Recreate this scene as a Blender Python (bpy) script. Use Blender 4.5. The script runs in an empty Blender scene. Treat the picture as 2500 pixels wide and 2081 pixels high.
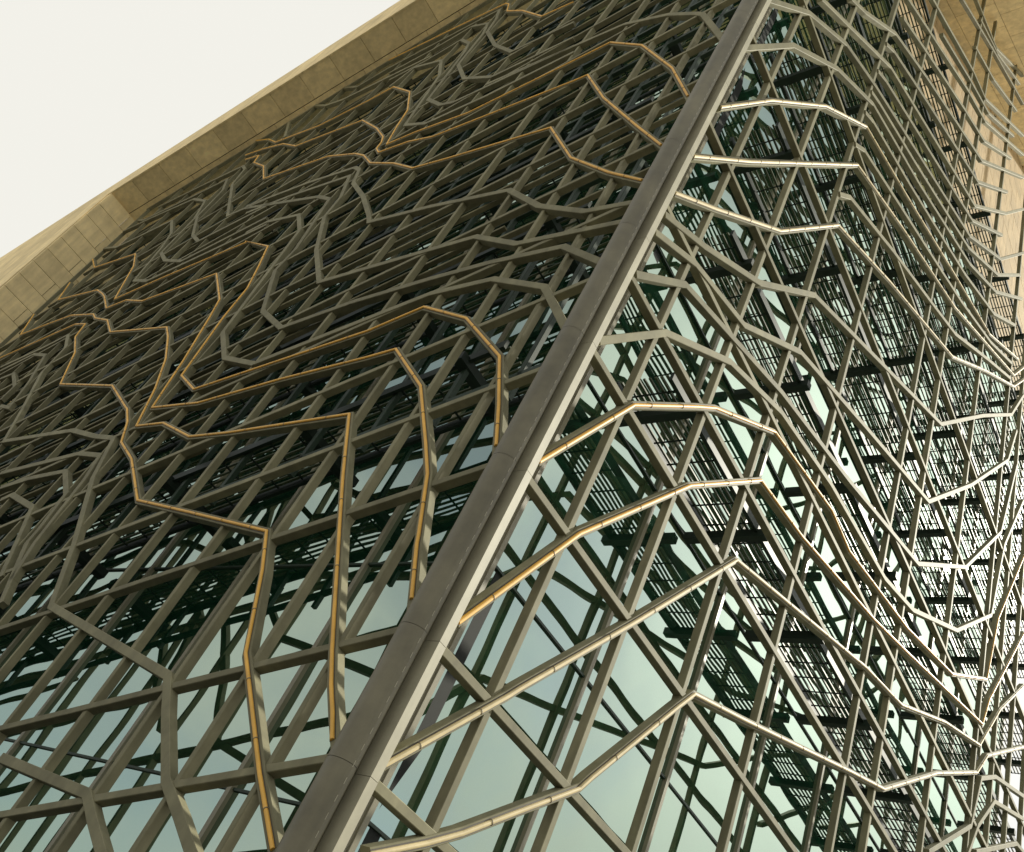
import bpy, bmesh, math, random
from mathutils import Matrix, Vector

random.seed(7)
scene = bpy.context.scene
COL = scene.collection

# ---------------------------------------------------------------- camera
CAM_ROT = [[0.878059, -0.478551, -0.0], [-0.289342, -0.530892, -0.796514], [0.381173, 0.699387, -0.60462]]
FOCAL_MM = 33.120
CORNER = (0.6237, 13.9861, 0.0)
ROT_L = -0.880246
ROT_R = 0.687856
SUN_DIR = (0.73446, 0.29655, 0.61043)

cam_data = bpy.data.cameras.new('camera')
cam = bpy.data.objects.new('camera', cam_data)
COL.objects.link(cam)
cam.matrix_world = Matrix.Translation((0, 0, 1.6)) @ Matrix(CAM_ROT).to_4x4()
cam_data.sensor_width = 36.0
cam_data.lens = FOCAL_MM
cam_data.clip_end = 5000.0
scene.camera = cam

# ---------------------------------------------------------------- sky, sun, exposure
sun_v = Vector(SUN_DIR).normalized()
world = bpy.data.worlds.new('World')
scene.world = world
world.use_nodes = True
wn, wl = world.node_tree.nodes, world.node_tree.links
bg = wn['Background']
bg.inputs['Strength'].default_value = 0.1
sky = wn.new('ShaderNodeTexSky')
sky.sky_type = 'NISHITA'
sky.sun_disc = False
sky.sun_elevation = math.asin(sun_v.z)
sky.sun_rotation = math.atan2(sun_v.x, sun_v.y)
tc = wn.new('ShaderNodeTexCoord')
cn = wn.new('ShaderNodeTexNoise')
cn.inputs['Scale'].default_value = 1.9
cn.inputs['Detail'].default_value = 7.0
cn.inputs['Roughness'].default_value = 0.55
cn.inputs['Distortion'].default_value = 0.25
cm = wn.new('ShaderNodeMapping')
cm.inputs['Location'].default_value = (3.9, 8.8, 23.8)
wl.new(tc.outputs['Generated'], cm.inputs['Vector'])
wl.new(cm.outputs['Vector'], cn.inputs['Vector'])
cr = wn.new('ShaderNodeValToRGB')
cr.color_ramp.elements[0].position = 0.37
cr.color_ramp.elements[0].color = (0.42, 0.42, 0.42, 1)
cr.color_ramp.elements[1].position = 0.52
cr.color_ramp.elements[1].color = (1, 1, 1, 1)
wl.new(cn.outputs['Fac'], cr.inputs['Fac'])
mx = wn.new('ShaderNodeMix')
mx.data_type = 'RGBA'
# thin cloud glows around the sun (forward scattering)
vd = wn.new('ShaderNodeVectorMath')
vd.operation = 'DOT_PRODUCT'
vd.inputs[1].default_value = sun_v
wl.new(tc.outputs['Generated'], vd.inputs[0])
def math_node(op, a, b):
    m = wn.new('ShaderNodeMath')
    m.operation = op
    for i, q in enumerate((a, b)):
        if isinstance(q, (int, float)):
            m.inputs[i].default_value = q
        else:
            wl.new(q, m.inputs[i])
    return m.outputs[0]
glow = math_node('POWER', math_node('MAXIMUM', vd.outputs['Value'], 0.0), 20.0)
gain = math_node('ADD', math_node('MULTIPLY', glow, 2.2), 1.0)
vs_ = wn.new('ShaderNodeVectorMath')
vs_.operation = 'SCALE'
vs_.inputs[0].default_value = (7.1, 7.0, 6.5)         # white overcast
wl.new(gain, vs_.inputs['Scale'])
wl.new(vs_.outputs[0], mx.inputs[7])
wl.new(cr.outputs['Color'], mx.inputs[0])
wl.new(sky.outputs['Color'], mx.inputs[6])
wl.new(mx.outputs[2], bg.inputs['Color'])

sun_d = bpy.data.lights.new('sun', 'SUN')
sun_d.energy = 4.8
sun_d.angle = math.radians(0.6)
sun_d.color = (1.0, 0.95, 0.80)
sun = bpy.data.objects.new('sun', sun_d)
COL.objects.link(sun)
sun.rotation_euler = sun_v.to_track_quat('Z', 'Y').to_euler()

scene.cycles.max_bounces = 6
scene.cycles.diffuse_bounces = 3
scene.cycles.glossy_bounces = 4
scene.view_settings.view_transform = 'Standard'
scene.view_settings.look = 'None'
scene.view_settings.exposure = 0.33
scene.view_settings.gamma = 1.0

# ---------------------------------------------------------------- measured shapes
# ribbon bars: (tube colour, [(metres along the face from the corner, height), ...])
RIBBONS_L = [
    ('o', [(43.56,28.3),(41.78,26.0),(39.3,26.13),(36.45,26.19),(33.13,25.36),(32.28,24.82),(30.29,24.12),(28.37,22.77),(22.63,21.57),(21.62,20.72),(19.99,19.07),(18.64,17.23),(17.54,15.25),(15.86,15.13),(13.5,14.21),(11.53,14.09),(6.58,14.02),(5.97,13.04),(5.23,11.86),(4.24,10.36),(2.86,8.29),(2.33,7.5),(1.86,6.84),(1.46,6.35),(1.15,5.92)]),
    ('o', [(43.27,31.19),(41.86,29.13),(36.54,28.35),(35.12,27.61),(34.25,27.09),(32.14,25.54),(30.48,25.66),(28.26,24.93),(26.45,24.99),(22.73,25.11),(20.06,22.56),(19.5,21.34),(18.42,18.67),(17.58,16.11),(14.7,15.84),(10.99,16.17),(7.5,16.33),(6.54,16.42),(4.58,14.64),(3.17,12.57),(2.57,11.65),(1.82,10.02),(1.73,9.8),(1.11,8.59)]),
    ('o', [(43.91,33.75),(41.59,32.09),(36.57,31.6),(34.65,29.8),(33.72,28.42),(32.27,26.28),(28.76,26.78),(22.75,27.36),(22.9,27.5),(20.13,26.08),(19.26,24.41),(18.51,22.77),(18.32,21.02),(17.51,17.66),(15.76,16.65),(8.4,17.64),(6.6,18.17),(4.52,17.11),(2.51,15.22),(1.66,13.49),(1.1,12.25)]),
    ('o', [(35.45,41.33),(33.37,40.91),(30.77,40.04),(28.44,38.51),(25.46,38.16),(22.68,37.8),(20.14,35.53),(18.58,33.85),(18.24,33.16),(18.17,32.61),(17.65,32.03),(15.77,31.86),(14.03,31.28),(7.16,31.19),(6.56,31.23),(4.85,28.48),(2.5,25.3),(1.1,23.46)]),
    ('o', [(36.38,43.55),(34.17,42.46),(32.39,41.11),(27.87,40.4),(24.36,40.88),(22.74,41.29),(20.17,39.06),(18.54,36.22),(18.12,34.46),(17.56,32.64),(15.88,32.7),(12.78,32.41),(8.08,33.41),(6.56,33.75),(4.64,32.04),(2.46,28.81),(1.12,26.15)]),
    ('o', [(34.58,40.37),(32.93,39.94),(32.51,38.95),(30.31,37.44),(28.35,35.2),(22.69,34.39),(19.89,33.13),(18.85,32.42),(17.55,31.13),(15.38,29.97),(13.54,28.67),(11.57,28.32),(6.56,27.59),(4.53,24.65),(2.51,22.82),(1.1,21.74)]),
    ('', [(27.08,32.1),(22.29,31.92),(18.74,31.43),(18.12,30.93),(17.58,29.64),(15.71,27.79),(13.94,25.71),(13.53,25.11),(10.24,24.64),(6.51,23.88),(4.6,22.17),(2.6,21.03),(1.06,20.75)]),
    ('', [(26.23,31.16),(22.88,31.1),(18.52,30.65),(17.58,28.6),(17.46,27.1),(15.74,24.26),(13.52,21.57),(8.36,21.49),(6.55,21.45),(4.52,20.32),(1.06,19.91)]),
    ('', [(26.87,31.87),(19.77,29.61),(18.46,28.84),(17.47,24.91),(17.6,23.61),(15.77,20.66),(13.53,19.17),(10.49,19.57),(7.3,19.69),(5.05,19.68),(2.6,19.47),(1.07,18.29)]),
    ('', [(23.9,28.59),(22.69,28.95),(20.05,28.36),(18.62,26.66),(17.73,21.79),(17.4,19.94),(15.62,18.18),(13.38,17.4),(12.03,17.7),(6.79,18.85),(4.52,18.76),(2.43,17.76),(1.13,16.02)]),
    ('', [(39.23,22.8),(35.54,23.5),(33.87,24.01),(32.35,22.73),(32.06,20.89),(29.86,18.22),(28.2,16.02),(22.43,15.79),(20.04,15.16),(18.5,14.86),(17.45,13.0),(15.06,10.35),(13.46,8.27),(6.58,6.72),(5.8,5.94),(4.55,4.79),(3.69,4.33),(2.84,3.85),(2.25,3.56)]),
    ('', [(25.3,13.99),(20.05,14.36),(18.38,14.07),(17.94,13.01),(17.48,10.44),(16.92,9.1)]),
    ('', [(24.0,13.17),(22.19,13.45),(19.89,13.54),(18.33,12.42),(18.01,10.96),(18.0,10.46),(16.31,8.31)]),
    ('', [(22.96,12.51),(22.42,12.71),(19.91,11.99),(18.71,10.49),(17.73,9.2)]),
    ('', [(10.32,4.52),(6.53,4.28),(5.85,3.9),(5.01,3.47),(4.44,3.14)]),
    ('', [(37.21,21.52),(36.01,21.65),(33.9,20.36),(33.88,19.41)]),
    ('', [(38.59,22.39),(36.03,23.08),(34.14,22.58),(32.51,20.39),(31.62,18.52),(33.02,18.87)]),
    ('o', [(40.92,23.86),(34.27,24.89),(32.83,24.53),(32.32,23.42),(30.19,21.79),(28.12,19.32),(22.55,18.14),(19.68,16.5),(19.41,16.36),(18.45,15.57),(17.58,14.52),(15.9,13.6),(13.44,11.76),(10.63,11.19),(6.6,10.35),(5.8,9.26),(4.59,7.31),(2.33,5.21),(1.13,4.19)]),
    ('', [(44.26,35.07),(41.69,34.24),(36.52,34.85),(34.24,32.68),(33.34,30.96),(32.42,27.88),(30.44,27.19),(26.37,27.92),(22.47,28.64)]),
    ('', [(44.14,36.88),(41.01,37.07),(36.67,37.13),(34.25,35.85),(32.94,33.55),(32.62,30.3),(30.93,29.04),(28.47,28.09),(23.21,29.5)]),
    ('', [(43.48,37.83),(42.3,37.33),(37.06,37.78),(34.33,38.13),(33.1,36.39),(32.8,33.66),(30.54,31.04),(28.89,29.87),(24.51,30.99)]),
    ('', [(42.17,38.74),(37.53,39.16),(33.95,39.36),(33.07,38.58),(32.54,36.75),(28.35,31.84),(25.35,31.97)]),
    ('', [(31.87,41.46),(33.89,44.39),(32.8,44.91),(32.19,45.39),(30.31,44.2),(28.42,43.71),(21.84,44.13)]),
    ('', [(30.36,46.38),(28.2,45.08),(26.11,45.91),(18.53,47.0),(17.91,45.41),(17.61,43.65),(15.58,40.61),(13.46,38.32),(10.22,38.57)]),
    ('o', [(27.21,47.58),(21.15,47.59),(18.3,47.5),(17.89,47.08),(17.36,45.77),(15.7,44.38),(13.29,41.68),(11.48,41.6)]),
    ('', [(25.33,44.72),(22.32,45.31),(20.03,46.24),(18.43,45.28),(17.89,43.67),(17.58,40.07),(15.77,37.44),(13.33,35.9),(9.35,36.47)]),
    ('', [(24.34,43.21),(21.94,43.6),(19.84,44.52),(18.56,43.12),(18.12,41.72),(17.52,36.64),(15.85,35.08),(14.85,34.67),(8.88,35.33)]),
    ('', [(23.47,41.87),(22.51,43.36),(19.99,42.31),(18.57,39.66),(17.54,34.34),(15.68,33.38),(12.52,33.68),(8.56,34.56)]),
    ('', [(13.29,35.18),(6.53,35.33),(4.32,34.27),(2.89,33.11),(2.54,32.74),(1.02,29.72)]),
]
RIBBONS_R = [
    ('y', [(0.66,4.65),(1.61,5.29),(2.25,5.77),(3.33,6.7),(4.72,7.88),(4.96,8.24),(7.03,11.05),(7.52,11.68),(9.95,12.54),(16.89,15.1),(19.74,16.11),(24.66,19.43),(29.7,22.31),(31.03,23.84),(37.17,27.88)]),
    ('y', [(0.13,5.73),(1.94,8.04),(2.17,8.36),(4.54,11.45),(7.59,15.55),(16.68,18.55),(20.17,19.43),(24.98,21.72),(29.73,23.57),(32.39,26.91),(36.45,30.86)]),
    ('o', [(0.16,8.26),(1.95,11.64),(4.75,15.46),(7.61,18.27),(10.49,18.77),(16.53,20.33),(20.11,21.45),(29.84,24.63),(30.57,26.29),(35.81,33.58)]),
    ('o', [(0.16,11.86),(1.89,15.2),(3.93,17.28),(4.65,17.98),(7.59,20.07),(11.9,21.01),(13.69,20.87),(19.56,22.17),(25.16,23.98),(29.9,26.88),(30.88,30.85),(34.79,37.84)]),
    ('', [(0.17,15.35),(1.93,17.69),(4.61,19.68),(7.63,20.93),(11.5,21.74),(16.95,22.32),(19.98,23.25),(25.19,26.1),(29.83,30.28),(31.02,35.45),(34.01,41.1)]),
    ('', [(0.23,20.09),(1.91,21.12),(4.65,23.1),(7.53,26.18),(19.99,32.96),(25.45,39.11),(30.27,44.14),(32.37,47.95)]),
    ('', [(0.21,19.33),(1.9,20.34),(4.63,21.21),(7.7,23.61),(13.03,25.77),(19.92,28.48),(24.82,33.85),(30.35,40.72),(31.56,44.19)]),
    ('', [(0.26,17.76),(1.87,19.45),(7.33,21.45),(12.76,22.98),(19.81,25.25),(25.39,29.55),(30.22,35.61),(32.12,42.0)]),
    ('y', [(0.18,20.93),(1.71,22.49),(4.67,25.67),(7.63,30.2),(12.26,33.03),(20.03,37.41),(24.93,41.88),(30.13,46.31),(32.1,49.05)]),
    ('y', [(0.18,22.63),(2.24,25.67),(7.71,34.2),(12.24,36.68),(19.3,40.17),(29.94,47.06),(31.9,49.93)]),
    ('y', [(0.26,25.29),(2.02,28.83),(4.68,33.21),(7.53,36.67),(11.87,38.61),(18.66,41.87),(24.8,44.67),(30.54,49.12)]),
    ('', [(0.08,28.47),(1.96,32.41),(4.6,35.84),(7.53,38.48),(12.94,41.07),(20.52,45.2),(25.16,48.76),(30.37,54.66)]),
    ('', [(0.01,31.65),(2.03,35.0),(4.59,37.78),(7.24,39.53),(19.94,46.85),(25.43,52.18),(29.79,58.72)]),
    ('', [(2.32,36.8),(4.7,39.19),(8.0,42.51),(20.04,49.78),(25.45,56.91),(28.9,62.46)]),
    ('', [(3.9,40.3),(5.07,41.54),(7.64,44.93),(11.22,47.8),(20.08,54.42),(28.22,65.29)]),
    ('', [(7.78,48.86),(16.38,55.88),(19.7,58.15),(27.71,67.42)]),
    ('', [(10.0,53.76),(16.62,58.62),(19.15,59.88),(27.27,69.27)]),
    ('', [(13.33,61.09),(19.37,66.47),(26.52,72.42)]),
    ('', [(15.21,65.23),(19.75,67.6),(25.82,75.34)]),
    ('', [(24.9,16.59),(29.64,19.98),(30.53,22.51),(32.65,23.77),(37.71,25.62)]),
    ('', [(29.36,18.43),(30.61,20.48),(32.8,22.71),(37.95,24.6)]),
    ('', [(30.68,19.43),(36.98,22.92),(38.29,23.18)]),
]

# ---------------------------------------------------------------- materials
def mat(name, col, rough=0.5, metal=0.0, var=0.0, vscale=3.0, bump=0.0, bscale=40.0, ior=None, detail=5.0, tone=0.0, streak=0.0):
    m = bpy.data.materials.new(name)
    m.use_nodes = True
    nt = m.node_tree
    b = nt.nodes['Principled BSDF']
    b.inputs['Base Color'].default_value = (*col, 1)
    b.inputs['Roughness'].default_value = rough
    b.inputs['Metallic'].default_value = metal
    if ior:
        b.inputs['IOR'].default_value = ior
    t = None
    if var or bump:
        t = nt.nodes.new('ShaderNodeTexCoord')
    if var:
        n = nt.nodes.new('ShaderNodeTexNoise')
        n.inputs['Scale'].default_value = vscale
        n.inputs['Detail'].default_value = detail
        n.inputs['Roughness'].default_value = 0.65
        nt.links.new(t.outputs['Object'], n.inputs['Vector'])
        r = nt.nodes.new('ShaderNodeValToRGB')
        r.color_ramp.elements[0].position = 0.3
        r.color_ramp.elements[1].position = 0.7
        r.color_ramp.elements[0].color = (*[c * (1 - var) for c in col], 1)
        r.color_ramp.elements[1].color = (*[min(1, c * (1 + var)) for c in col], 1)
        nt.links.new(n.outputs['Fac'], r.inputs['Fac'])
        nt.links.new(r.outputs['Color'], b.inputs['Base Color'])
    src = None
    if streak:                                   # faint dust and rain streaks running down the surface
        mp = nt.nodes.new('ShaderNodeMapping')
        mp.inputs['Scale'].default_value = (2.2, 2.2, 0.35)
        nt.links.new(t.outputs['Object'], mp.inputs['Vector'])
        n3 = nt.nodes.new('ShaderNodeTexNoise')
        n3.inputs['Scale'].default_value = 1.4
        n3.inputs['Detail'].default_value = 6.0
        nt.links.new(mp.outputs['Vector'], n3.inputs['Vector'])
        mr = nt.nodes.new('ShaderNodeMapRange')
        mr.inputs['From Min'].default_value = 0.35
        mr.inputs['From Max'].default_value = 0.70
        mr.inputs['To Min'].default_value = 1.0 - streak
        mr.inputs['To Max'].default_value = 1.0 + streak * 0.7
        nt.links.new(n3.outputs['Fac'], mr.inputs['Value'])
        src = mr.outputs['Result']
    if tone:                                     # each piece its own slight tone
        oi = nt.nodes.new('ShaderNodeObjectInfo')
        mr = nt.nodes.new('ShaderNodeMapRange')
        mr.inputs['To Min'].default_value = 1.0 - tone
        mr.inputs['To Max'].default_value = 1.0 + tone
        nt.links.new(oi.outputs['Random'], mr.inputs['Value'])
        if src is None:
            src = mr.outputs['Result']
        else:
            mm = nt.nodes.new('ShaderNodeMath')
            mm.operation = 'MULTIPLY'
            nt.links.new(src, mm.inputs[0])
            nt.links.new(mr.outputs['Result'], mm.inputs[1])
            src = mm.outputs[0]
    if src is not None:
        vm = nt.nodes.new('ShaderNodeVectorMath')
        vm.operation = 'SCALE'
        if var:
            nt.links.new(r.outputs['Color'], vm.inputs[0])
        else:
            vm.inputs[0].default_value = col
        nt.links.new(src, vm.inputs['Scale'])
        nt.links.new(vm.outputs[0], b.inputs['Base Color'])
    if bump:
        n2 = nt.nodes.new('ShaderNodeTexNoise')
        n2.inputs['Scale'].default_value = bscale
        n2.inputs['Detail'].default_value = 4.0
        nt.links.new(t.outputs['Object'], n2.inputs['Vector'])
        bp = nt.nodes.new('ShaderNodeBump')
        bp.inputs['Strength'].default_value = bump
        bp.inputs['Distance'].default_value = 0.02
        nt.links.new(n2.outputs['Fac'], bp.inputs['Height'])
        nt.links.new(bp.outputs['Normal'], b.inputs['Normal'])
    return m

M_BAR = mat('bronze_grey_paint', (0.205, 0.192, 0.116), 0.68, 0.0, 0.2, 1.3, 0.0, ior=1.3, tone=0.13, streak=0.13)
M_COL = mat('column_paint', (0.140, 0.126, 0.078), 0.5, 0.0, 0.28, 0.9, ior=1.5, tone=0.06, streak=0.16)
M_FLANGE = mat('flange_paint', (0.40, 0.375, 0.27), 0.5, 0.0, 0.12, 1.5, tone=0.06, streak=0.10)
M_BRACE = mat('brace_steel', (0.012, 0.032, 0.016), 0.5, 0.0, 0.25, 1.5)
M_AMBER = mat('amber_tube', (0.74, 0.41, 0.06), 0.5, 0.0, 0.15, 2.0)
M_PALE = mat('pale_tube', (0.60, 0.49, 0.26), 0.6, 0.0, 0.15, 2.0)
M_CHAN = mat('dark_channel', (0.06, 0.05, 0.035), 0.6)
M_CLIP = mat('clip_wire', (0.22, 0.18, 0.11), 0.45)
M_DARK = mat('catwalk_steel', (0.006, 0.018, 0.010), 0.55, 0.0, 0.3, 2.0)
M_SLAT = mat('grating_slat', (0.070, 0.090, 0.040), 0.5, 0.0, 0.3, 3.0)
M_MULL = mat('mullion_bronze', (0.26, 0.24, 0.165), 0.4, 0.0, 0.1, 2.0)
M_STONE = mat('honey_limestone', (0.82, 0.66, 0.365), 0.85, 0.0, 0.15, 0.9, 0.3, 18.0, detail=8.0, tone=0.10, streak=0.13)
M_STONE_SHADED = mat('shade_toned_stone', (0.46, 0.345, 0.185), 0.85, 0.0, 0.15, 0.9, 0.3, 18.0, detail=8.0, tone=0.10, streak=0.13)  # darker copy of the stone, the right wall's shade put into its colour
M_JOINT = mat('stone_joint', (0.10, 0.075, 0.035), 0.9)
M_ABSORBER = mat('absorber_dark', (0.05, 0.05, 0.047), 0.9, 0.0, 0.2, 0.8)  # dark surface for the added sheet that damps ground bounce
M_GROUND = mat('paving', (0.36, 0.335, 0.28), 0.85, 0.0, 0.15, 0.4)
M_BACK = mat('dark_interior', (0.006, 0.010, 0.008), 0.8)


def glass_mat():
    m = mat('green_coated_glass', (0.005, 0.030, 0.015), 0.015, 0.0)
    nt = m.node_tree
    b = nt.nodes['Principled BSDF']
    b.inputs['IOR'].default_value = 5.2
    b.inputs['Specular Tint'].default_value = (0.82, 1.0, 0.86, 1)
    t = nt.nodes.new('ShaderNodeTexCoord')
    n = nt.nodes.new('ShaderNodeTexNoise')
    n.inputs['Scale'].default_value = 0.35
    n.inputs['Detail'].default_value = 1.0
    nt.links.new(t.outputs['Object'], n.inputs['Vector'])
    bp = nt.nodes.new('ShaderNodeBump')
    bp.inputs['Strength'].default_value = 0.35
    bp.inputs['Distance'].default_value = 0.05
    nt.links.new(n.outputs['Fac'], bp.inputs['Height'])
    nt.links.new(bp.outputs['Normal'], b.inputs['Normal'])
    return m


M_GLASS = glass_mat()


# ---------------------------------------------------------------- helpers
def link(name, me, material, parent=None, **props):
    if material:
        me.materials.append(material)
    o = bpy.data.objects.new(name, me)
    COL.objects.link(o)
    if parent is not None:
        o.parent = parent
    for k, v in props.items():
        o[k] = v
    return o


def thing(name, label, cat, loc, rz, group=None):
    o = bpy.data.objects.new(name, None)
    COL.objects.link(o)
    o.location = loc
    o.rotation_euler = (0, 0, rz)
    o['label'] = label
    o['category'] = cat
    if group:
        o['group'] = group
    return o


def mesh_from(name, verts, faces, fix=True):
    me = bpy.data.meshes.new(name)
    me.from_pydata(verts, [], faces)
    if fix:
        bm = bmesh.new()
        bm.from_mesh(me)
        bmesh.ops.recalc_face_normals(bm, faces=bm.faces)
        bm.to_mesh(me)
        bm.free()
    me.update()
    return me


def hexa(c8):
    return c8, [(0, 1, 2, 3), (7, 6, 5, 4), (0, 4, 5, 1), (1, 5, 6, 2), (2, 6, 7, 3), (3, 7, 4, 0)]


class Join:
    """collects closed shells into one mesh"""
    def __init__(self):
        self.v, self.f = [], []

    def add(self, vf):
        o = len(self.v)
        self.v += list(vf[0])
        self.f += [tuple(i + o for i in q) for q in vf[1]]

    def mesh(self, name):
        return mesh_from(name, self.v, self.f)


def box(x0, x1, y0, y1, z0, z1):
    return hexa([(x0, y0, z0), (x1, y0, z0), (x1, y1, z0), (x0, y1, z0), (x0, y0, z1), (x1, y0, z1), (x1, y1, z1), (x0, y1, z1)])


def sweep(path, profile, sg):
    """profile: list of (across, inward) swept along a path (s, z) in the face plane, mitred at the bends"""
    n, k = len(path), len(profile)
    vs, fs = [], []
    P = [Vector(p) for p in path]
    for i in range(n):
        d0 = (P[i] - P[i - 1]).normalized() if i > 0 else None
        d1 = (P[i + 1] - P[i]).normalized() if i < n - 1 else None
        if d0 is None:
            d0 = d1
        if d1 is None:
            d1 = d0
        t = d0 + d1
        t = t.normalized() if t.length > 1e-4 else d0
        nn = Vector((-t.y, t.x))
        c = max(0.5, nn.dot(Vector((-d0.y, d0.x))))
        for a, dp in profile:
            q = P[i] + nn * (a / c)
            vs.append((sg * q.x, dp, q.y))
    for i in range(n - 1):
        for j in range(k):
            j2 = (j + 1) % k
            fs.append((i * k + j, i * k + j2, (i + 1) * k + j2, (i + 1) * k + j))
    fs.append(tuple(range(k)))
    fs.append(tuple((n - 1) * k + j for j in reversed(range(k))))
    return vs, fs


def rect_profile(w, y0, y1, ch=0.012):
    h = w / 2
    return [(-h, y1), (-h, y0 + ch), (-h + ch, y0), (h - ch, y0), (h, y0 + ch), (h, y1)]


def tube_profile(w, y_top, y_bot):
    h = w / 2
    return [(-h, y_bot), (-h * 0.92, y_bot + (y_top - y_bot) * 0.6), (-h * 0.5, y_top + 0.004), (0, y_top), (h * 0.5, y_top + 0.004), (h * 0.92, y_bot + (y_top - y_bot) * 0.6), (h, y_bot)]


FACES = {'L': (-1, ROT_L), 'R': (1, ROT_R)}
GAP = 3.2           # metres from the lattice back to the glass


# ---------------------------------------------------------------- ground
gm = mesh_from('ground', [(-1500, -1500, 0), (1500, -1500, 0), (1500, 1500, 0), (-1500, 1500, 0)], [(0, 1, 2, 3)], False)
link('ground', gm, M_GROUND, kind='structure')
am = mesh_from('bounce_absorber', *box(-55, 60, -40, 70, -0.2, 0.004))
link('bounce_absorber', am, M_ABSORBER, kind='structure')  # unseen dark sheet, added to cut light bounced up under the bars

# ---------------------------------------------------------------- glass walls
def glass_wall(face, label, s_list, z_list):
    sg, rz = FACES[face]
    root = thing('glass_wall', label, 'glass wall', CORNER, rz)
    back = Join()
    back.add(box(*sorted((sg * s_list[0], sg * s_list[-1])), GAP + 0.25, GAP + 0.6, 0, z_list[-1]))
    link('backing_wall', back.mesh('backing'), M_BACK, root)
    for i in range(len(s_list) - 1):
        for j in range(len(z_list) - 1):
            a, b = s_list[i] + 0.02, s_list[i + 1] - 0.02
            z0, z1 = z_list[j] + 0.02, z_list[j + 1] - 0.02
            t1, t2 = random.uniform(-0.008, 0.008), random.uniform(-0.008, 0.008)
            v = []
            for y in (GAP, GAP + 0.03):
                for (s, z, e) in ((a, z0, -t1 - t2), (b, z0, t1 - t2), (b, z1, t1 + t2), (a, z1, -t1 + t2)):
                    v.append((sg * s, y + e, z))
            link('pane', mesh_from('pane', *hexa(v)), M_GLASS, root)
    for s in s_list:
        link('mullion', mesh_from('mullion', *box(sg * s - 0.07, sg * s + 0.07, GAP - 0.115, GAP + 0.1, 0, z_list[-1])), M_MULL, root)
    x0, x1 = sorted((sg * s_list[0], sg * s_list[-1]))
    for z in z_list:
        link('transom', mesh_from('transom', *box(x0, x1, GAP - 0.06, GAP + 0.08, z - 0.03, z + 0.03)), M_BRACE, root)
    return root


# the two glass planes meet behind the corner column
_a = ROT_R - ROT_L
GS = GAP * (1 + math.cos(math.pi - (ROT_R - (ROT_L + math.pi)) % (2 * math.pi))) if False else None
dl = Vector((-math.cos(ROT_L), -math.sin(ROT_L)))
dr = Vector((math.cos(ROT_R), math.sin(ROT_R)))
il = Vector((-math.sin(ROT_L), math.cos(ROT_L)))
ir = Vector((-math.sin(ROT_R), math.cos(ROT_R)))
# solve il.p = GAP, ir.p = GAP
det = il.x * ir.y - il.y * ir.x
gp = Vector(((GAP * ir.y - il.y * GAP) / det, (il.x * GAP - GAP * ir.x) / det))
GL0, GR0 = gp.dot(dl), gp.dot(dr)      # start of the glass along each face

ls = [GL0] + [x for x in (7.2 + 4.85 * k for k in range(0, 9)) if x < 45] + [45.5]
lz = [0, 6.0, 12.0, 18.2] + [18.2 + 6.2 * k for k in range(1, 8)]
glass_wall('L', 'dark green glass wall behind the shaded lattice left of the corner column', ls, lz)
rs = [GR0] + [x for x in (7.7 + 4.85 * k for k in range(0, 8))] + [46.0]
rz_ = [0, 6.0, 12.0, 18.2] + [18.2 + 6.2 * k for k in range(1, 11)]
glass_wall('R', 'green glass wall reflecting clouds behind the sunlit lattice right of the column', rs, rz_)


# ---------------------------------------------------------------- catwalks
def lslope(z0):
    return 0.25 + 0.0040 * z0


def catwalk(face, z0, slope, s0, s1, label):
    sg, rz = FACES[face]
    root = thing('catwalk', label, 'catwalk', CORNER, rz, 'grated maintenance catwalks between lattice and glass')
    def zz(s):
        return z0 - slope * s
    def bar(sa, sb, y0, y1, za, zb):
        return hexa([(sg * sa, y0, zz(sa) + za), (sg * sb, y0, zz(sb) + za), (sg * sb, y1, zz(sb) + za), (sg * sa, y1, zz(sa) + za),
                     (sg * sa, y0, zz(sa) + zb), (sg * sb, y0, zz(sb) + zb), (sg * sb, y1, zz(sb) + zb), (sg * sa, y1, zz(sa) + zb)])
    n = 9
    ya, yb = 0.85, 2.35
    pitch = (yb - ya) / n
    for i in range(n):
        y = ya + pitch * (i + 0.5)
        link('slat', mesh_from('slat', *bar(s0, s1, y - pitch * 0.19, y + pitch * 0.19, 0.0, 0.05)), M_SLAT, root)
    for y0, y1 in ((ya - 0.12, ya - 0.02), (yb + 0.02, yb + 0.12)):
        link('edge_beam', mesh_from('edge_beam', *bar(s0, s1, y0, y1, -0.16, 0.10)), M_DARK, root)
    rods = Join()
    s = s0 + 0.5
    while s < s1:
        rods.add(bar(s - 0.02, s + 0.02, ya, yb, -0.035, -0.003))
        s += 0.85
    link('cross_rods', rods.mesh('rods'), M_DARK, root, kind='stuff')
    s = s0 + 1.1
    while s < s1:
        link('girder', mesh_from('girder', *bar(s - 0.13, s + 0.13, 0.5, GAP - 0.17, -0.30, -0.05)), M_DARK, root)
        s += 4.85


names = ['lowest', 'second', 'third', 'fourth', 'fifth', 'sixth', 'seventh', 'topmost']
for k in range(7):
    z0 = 18.0 + 6.2 * k
    sl = lslope(z0)
    s1 = min(44.0, (z0 - 4) / sl)
    catwalk('L', z0, sl, GL0 + 0.4, s1, '%s grated catwalk behind the shaded left lattice' % (names[k] if k < 6 else 'topmost'))
for k in range(7):
    z0 = 18.2 + 6.2 * k
    catwalk('R', z0, -0.0, GR0 + 0.4, 45.0, '%s grated catwalk behind the sunlit right lattice' % (names[k] if k < 6 else 'topmost'))

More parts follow.
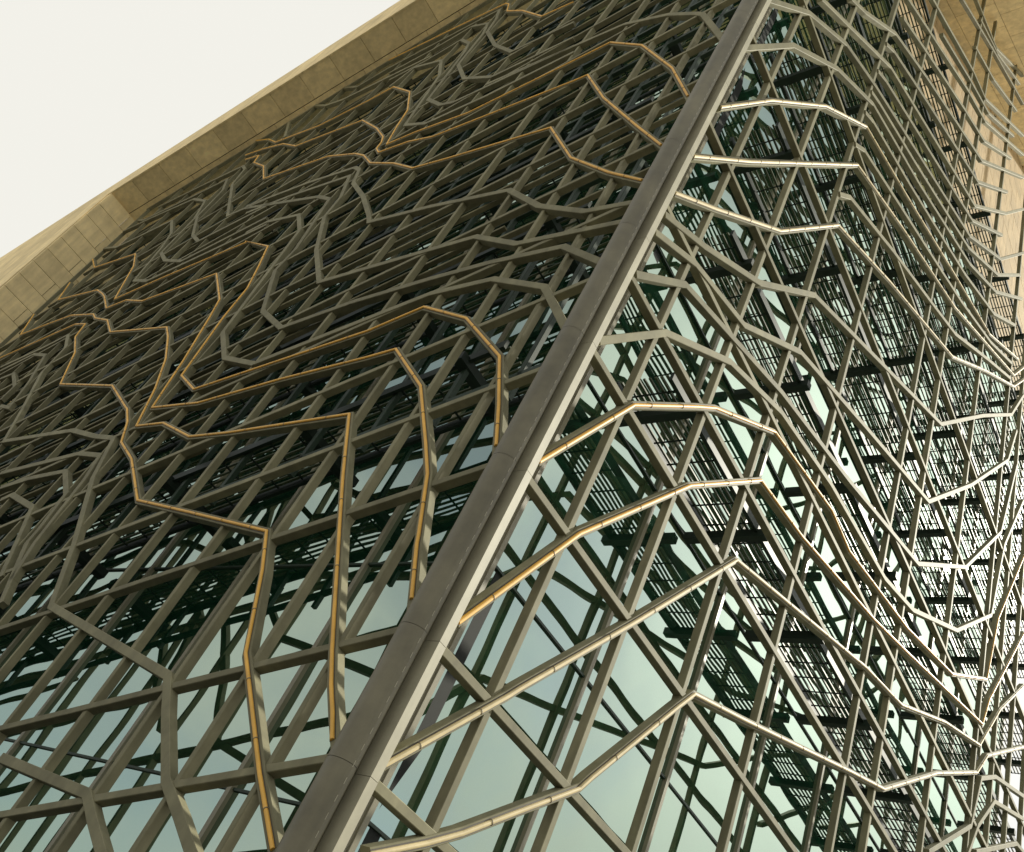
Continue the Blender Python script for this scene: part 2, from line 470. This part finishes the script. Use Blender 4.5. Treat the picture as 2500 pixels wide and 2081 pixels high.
# ---------------------------------------------------------------- lattice screens
def lattice(face, label, ribbons, uprights, crosses, w, wu, braces=(), rails=()):
    sg, rz = FACES[face]
    root = thing('lattice_screen', label, 'lattice', CORNER, rz)
    for led, pts in ribbons:
        ext = list(pts)
        if ext[-1][0] < 1.6 and face == 'L':          # the bar runs on to the column behind its light tube
            (xa, za), (xb, zb) = ext[-2], ext[-1]
            f = (xb - 0.72) / max(0.2, xa - xb)
            ext[-1] = (0.72, zb + (zb - za) * min(f, 1.0))
        o = link('ribbon_bar', mesh_from('ribbon_bar', *sweep(ext, rect_profile(w, 0.0, 0.21), sg)), M_BAR, root)
        if led:
            tw = 0.075 if face == 'L' else 0.085
            ch = link('channel', mesh_from('channel', *sweep(pts, [(-tw * 0.75, 0.01), (-tw * 0.75, -0.006), (tw * 0.75, -0.006), (tw * 0.75, 0.01)], sg)), M_CHAN, o)
            link('light_tube', mesh_from('light_tube', *sweep(pts, tube_profile(tw, -0.05, -0.003), sg)), M_AMBER if led == 'o' else M_PALE, o)
            cl = Join()
            for (a, b) in zip(pts[:-1], pts[1:]):
                L = math.hypot(b[0] - a[0], b[1] - a[1])
                m = int(L / 1.3)
                for q in range(m):
                    f = (q + 0.5) / max(m, 1)
                    e = 0.007 / L
                    pa = (a[0] + (b[0] - a[0]) * (f - e), a[1] + (b[1] - a[1]) * (f - e))
                    pb = (a[0] + (b[0] - a[0]) * (f + e), a[1] + (b[1] - a[1]) * (f + e))
                    cl.add(sweep([pa, pb], tube_profile(tw * 1.35, -0.058, 0.002), sg))
            if cl.v:
                link('tube_clips', cl.mesh('clips'), M_CLIP, o, kind='stuff')
    for pts in uprights:
        k = 0.6 if face == 'L' and pts[0][0] > 12 else (0.85 if face == 'L' else 1.0)
        link('upright_bar', mesh_from('upright_bar', *sweep(pts, rect_profile(w * wu * k, 0.06, 0.26), sg)), M_BAR, root)
    for pts in crosses:
        link('cross_bar', mesh_from('cross_bar', *sweep(pts, rect_profile(w * wu, 0.03, 0.235), sg)), M_BAR, root)
    for i, pts in enumerate(rails):
        y = (0.30, 0.52)[i % 2]
        link('rail_bar', mesh_from('rail_bar', *sweep(pts, rect_profile(0.10, y, y + 0.16), sg)), M_BAR, root)
    for pts in braces:
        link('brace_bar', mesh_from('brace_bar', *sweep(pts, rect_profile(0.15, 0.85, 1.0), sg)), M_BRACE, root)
    return root


def ltop(s):
    return 61.3 - 0.485 * s - 0.1


UL = [2.35, 4.35, 6.4, 8.6, 11.3, 13.45, 15.6, 17.55, 18.55, 20.0, 22.5, 25.3, 28.3, 30.4, 32.3, 34.1, 36.5, 39.2, 41.8, 44.3]
ups = [[(s, 0.0), (s, ltop(s))] for s in UL]
crs = []
for z0 in (3.2, 5.95, 8.3, 12.1, 14.9, 18.0, 21.2, 24.4, 27.6, 30.8, 34.0, 37.2, 40.4, 43.6, 46.8):
    sl = lslope(z0)
    s1 = min(44.3, (z0 - 0.3) / sl)
    crs.append([(0.9, z0 - 0.9 * sl), (s1, z0 - s1 * sl)])
brs = [[(s + 0.35, 15.5 - 0.28 * s), (s + 0.35, ltop(s + 0.35) - 5.0)] for s in UL[:-1]]
ZB = [16.5, 19.7, 22.9, 26.1, 29.3, 32.5, 35.7, 38.9, 42.1, 45.3, 48.5]
for z0 in ZB:
    sl = lslope(z0)
    s1 = min(44.0, (z0 - 0.3) / sl)
    brs.append([(0.9, z0 - 0.9 * sl), (s1, z0 - s1 * sl)])
crs.append([(1.0, ltop(1.0) - 0.12), (44.45, ltop(44.45) - 0.12)])
fine = []
for i in range(26):
    z0 = 17.0 + 1.62 * i + random.uniform(-0.2, 0.2)
    sl = lslope(z0) + random.uniform(-0.012, 0.012)
    sa = random.choice((0.9, 6.4, 13.45, 17.55, 22.5))
    s1 = min(44.3, (61.0 - z0) / max(0.05, 0.485 - sl) if z0 > 50 else 44.3)
    fine.append([(sa, z0 - sa * sl), (s1, z0 - s1 * sl)])
lattice('L', 'shaded grey-brown metal lattice with zigzag bars left of the corner column', RIBBONS_L, ups, crs, 0.205, 0.74, brs, fine)

def z_at(pts, s):
    for (a, za), (b, zb) in zip(pts[:-1], pts[1:]):
        if a <= s <= b:
            return za + (zb - za) * (s - a) / max(1e-6, b - a)
    return None


flow = []
high = [p for l, p in RIBBONS_R[8:19]]
for A, B in zip(high[:-1], high[1:]):
    for f in (0.5,):
        pts = []
        for q in (7.2, 7.9, 12.0, 16.4, 20.0, 25.2, 29.5):
            za, zb = z_at(A, q), z_at(B, q)
            if za is not None and zb is not None:
                pts.append((q, za + (zb - za) * f))
        if len(pts) > 2:
            flow.append(('', pts))
UR = [1.75, 4.45, 7.2, 10.8, 16.75, 19.2, 24.3, 29.6, 32.4, 35.2, 38.0]
ups = [[(s, 0.0), (s, 57.0 + 0.7 * s)] for s in UR]
crs = []
for z in (2.8, 5.45, 7.75, 11.45, 15.05, 17.6, 20.4, 24.4, 29.5, 35.0):
    crs.append([(0.1, z), (39.5, z)])
lattice('R', 'sunlit tan metal lattice with zigzag bars right of the corner column', RIBBONS_R + flow, ups, crs, 0.185, 0.88)

# ---------------------------------------------------------------- corner column
colm = thing('corner_column', 'tall brown corner column with pale flange between the two lattices', 'column', CORNER, 0.0)
JO = [0.0, 1.9, 5.45, 7.75, 11.45, 15.05, 18.75, 22.45, 26.15, 29.85, 33.55, 37.25, 40.95, 44.65, 48.35, 52.05, 55.75]
prof = []
for k in range(17):                      # rounded nose towards the street
    a = math.radians(100 + 195 * k / 16)
    prof.append((-0.41 + 0.28 * math.cos(a), 0.08 + 0.28 * math.sin(a)))
prof += [(-0.235, -0.12), (-0.20, 0.20), (-0.03, 0.20), (-0.03, 0.36), (-0.45, 0.36)]
for j in range(len(JO) - 1):
    z0, z1 = JO[j] + 0.004, JO[j + 1] - 0.004
    n = len(prof)
    vs = [(x, y, z0) for x, y in prof] + [(x, y, z1) for x, y in prof]
    fs = [(i, (i + 1) % n, (i + 1) % n + n, i + n) for i in range(n)]
    o = link('column_segment', mesh_from('column_segment', vs, fs, True), M_COL, colm)
    for p in o.data.polygons:
        p.use_smooth = p.index < 15
    fl = Join()
    R = Matrix.Rotation(ROT_R, 2)
    c8 = []
    for z in (z0, z1):
        for (x, y) in ((-0.05, -0.06), (0.13, -0.06), (0.13, 0.30), (-0.05, 0.30)):
            q = R @ Vector((x, y))
            c8.append((q.x, q.y, z))
    link('flange', mesh_from('flange', *hexa(c8)), M_FLANGE, colm)

sv = Join()
z = 1.0
while z < 55:
    sv.add(box(-0.300, -0.292, -0.178, -0.165, z, z + 0.10))
    z += 0.26
link('seam_rivets', sv.mesh('rivets'), M_FLANGE, colm, kind='stuff')

# ---------------------------------------------------------------- stone frame
def stone_frame_left():
    sg, rz = FACES['L']
    root = thing('stone_frame', 'honey stone portal frame with panelled soffit above the shaded lattice', 'stone frame', CORNER, rz)
    def top(s):
        return 61.3 - 0.485 * s
    S0, S1, OUT = 6.0, 46.0, -1.9
    # solid core behind the slabs
    core = Join()
    v = []
    for y in (OUT + 0.06, GAP + 2.0):
        for (s, z) in ((S0, top(S0) + 0.10), (S1 + 0.1, top(S1 + 0.1) + 0.10), (S1 + 0.1, top(S1) + 1.0), (S0, top(S0) + 3.0)):
            v.append((sg * s, y, z))
    core.add(hexa(v))
    link('core', core.mesh('core'), M_JOINT, root)
    core = Join()
    core.add(box(-59.0, -(S1 - 0.28), OUT + 0.06, GAP + 2.0, 0, 36.0))
    link('core', core.mesh('core'), M_JOINT, root)
    # soffit slabs
    rows = [(OUT, 0.22 - 0.47), (0.24 - 0.47, 1.78), (1.80, 3.5)]
    for r, (y0, y1) in enumerate(rows):
        s = S0 + (1.0 if r % 2 else 0.2)
        while s < S1 - 0.5:
            a, b = s + 0.02, min(s + 2.0, S1) - 0.02
            v = []
            d = random.uniform(0, 0.008)
            for (y, dz) in ((y0, 0), (y1 - 0.03, 0)):
                for (q, t) in ((a, 0), (b, 0), (b, 0.09), (a, 0.09)):
                    v.append((sg * q, y, top(q) + t + d))
            link('soffit_slab', mesh_from('soffit_slab', *hexa(v)), M_STONE, root)
            s += 2.0
    # jamb wall at the far end: courses with running bond
    z = 0.0
    i = 0
    H = 1.22
    while z < 40:
        cuts = [OUT, -0.10, 1.75, 3.6] if i % 2 else [OUT, 0.75, 2.6, 3.6]
        for y0, y1 in zip(cuts[:-1], cuts[1:]):
            zt = min(z + H, top(S1 - 0.3)) - 0.02
            if zt > z + 0.1:
                d = random.uniform(0, 0.008)
                link('jamb_slab', mesh_from('jamb_slab', *box(-(S1 - 0.2), -(S1 - 0.38) + d, y0, y1 - 0.035, z + 0.012, zt)), M_STONE, root)
        z += H
        i += 1
    # front slabs of the lintel and of the pier
    s = S0
    while s < 60:
        a, b = s + 0.012, s + 2.0 - 0.012
        def outer(q):
            return 50.8 - 0.557 * (q - 29.6) + 0.0
        lo = (lambda q: top(q) + 0.0) if b < S1 - 0.3 else None
        v = []
        for y in (OUT - 0.05, OUT + 0.05):
            for (q, hi) in ((a, 0), (b, 0), (b, 1), (a, 1)):
                zlo = top(q) - 0.02 if b < S1 else 0.0
                v.append((sg * q, y, outer(q) if hi else zlo))
        if outer(b) > 0:
            link('front_slab', mesh_from('front_slab', *hexa(v)), M_STONE, root)
        s += 2.0


stone_frame_left()


def stone_frame_right():
    sg, rz = FACES['R']
    root = thing('stone_frame', 'golden stone wall and soffit behind the top right end of the sunlit lattice', 'stone frame', CORNER, rz)
    def top(s):
        return 57.0 + 0.71 * s
    S0, S1 = 8.0, 48.0
    core = Join()
    v = []
    for y in (-4.9, GAP + 5.0):
        for (s, t) in ((S0, 0.1), (S1, 0.1), (S1, 3.0), (S0, 3.0)):
            v.append((sg * s, y, top(s) + t))
    core.add(hexa(v))
    link('core', core.mesh('core'), M_JOINT, root)
    z = 58.6
    i = 0
    while z < 92:
        s = 7.0 - (1.2 if i % 2 else 0.0)
        while s < 46:
            if z + 1.2 < top(max(s, S0) + 1.2) + 0.5 or True:
                zt = min(z + 2.0, top(s + 1.2) + 0.05)
                if zt > z + 0.3:
                    d = random.uniform(0, 0.008)
                    link('wall_slab', mesh_from('wall_slab', *box(s + 0.02, s + 2.38, GAP - 0.32 + d, GAP - 0.2, z + 0.02, zt - 0.02)), M_STONE_SHADED, root)
            s += 2.4
        z += 2.0
        i += 1
    wc = Join()
    wc.add(hexa([(5.5, GAP - 0.21, 58.7), (47.0, GAP - 0.21, 58.7), (47.0, GAP - 0.12, 58.7), (5.5, GAP - 0.12, 58.7),
                 (5.5, GAP - 0.21, top(5.5)), (47.0, GAP - 0.21, top(47.0)), (47.0, GAP - 0.12, top(47.0)), (5.5, GAP - 0.12, top(5.5))]))
    link('core', wc.mesh('core'), M_JOINT, root)
    for r, (y0, y1) in enumerate([(-5.0, -2.6), (-2.6, -0.2), (-0.2, 2.2), (2.2, 4.6), (4.6, 7.0)]):
        s = S0 - (1.2 if r % 2 else 0.0)
        while s < S1:
            a, b = max(s, S0) + 0.012, s + 2.4 - 0.012
            v = []
            d = random.uniform(0, 0.008)
            for y in (y0, y1 - 0.025):
                for (q, t) in ((a, 0), (b, 0), (b, 0.09), (a, 0.09)):
                    v.append((sg * q, y, top(q) + t + d))
            link('soffit_slab', mesh_from('soffit_slab', *hexa(v)), M_STONE, root)
            s += 2.4


stone_frame_right()
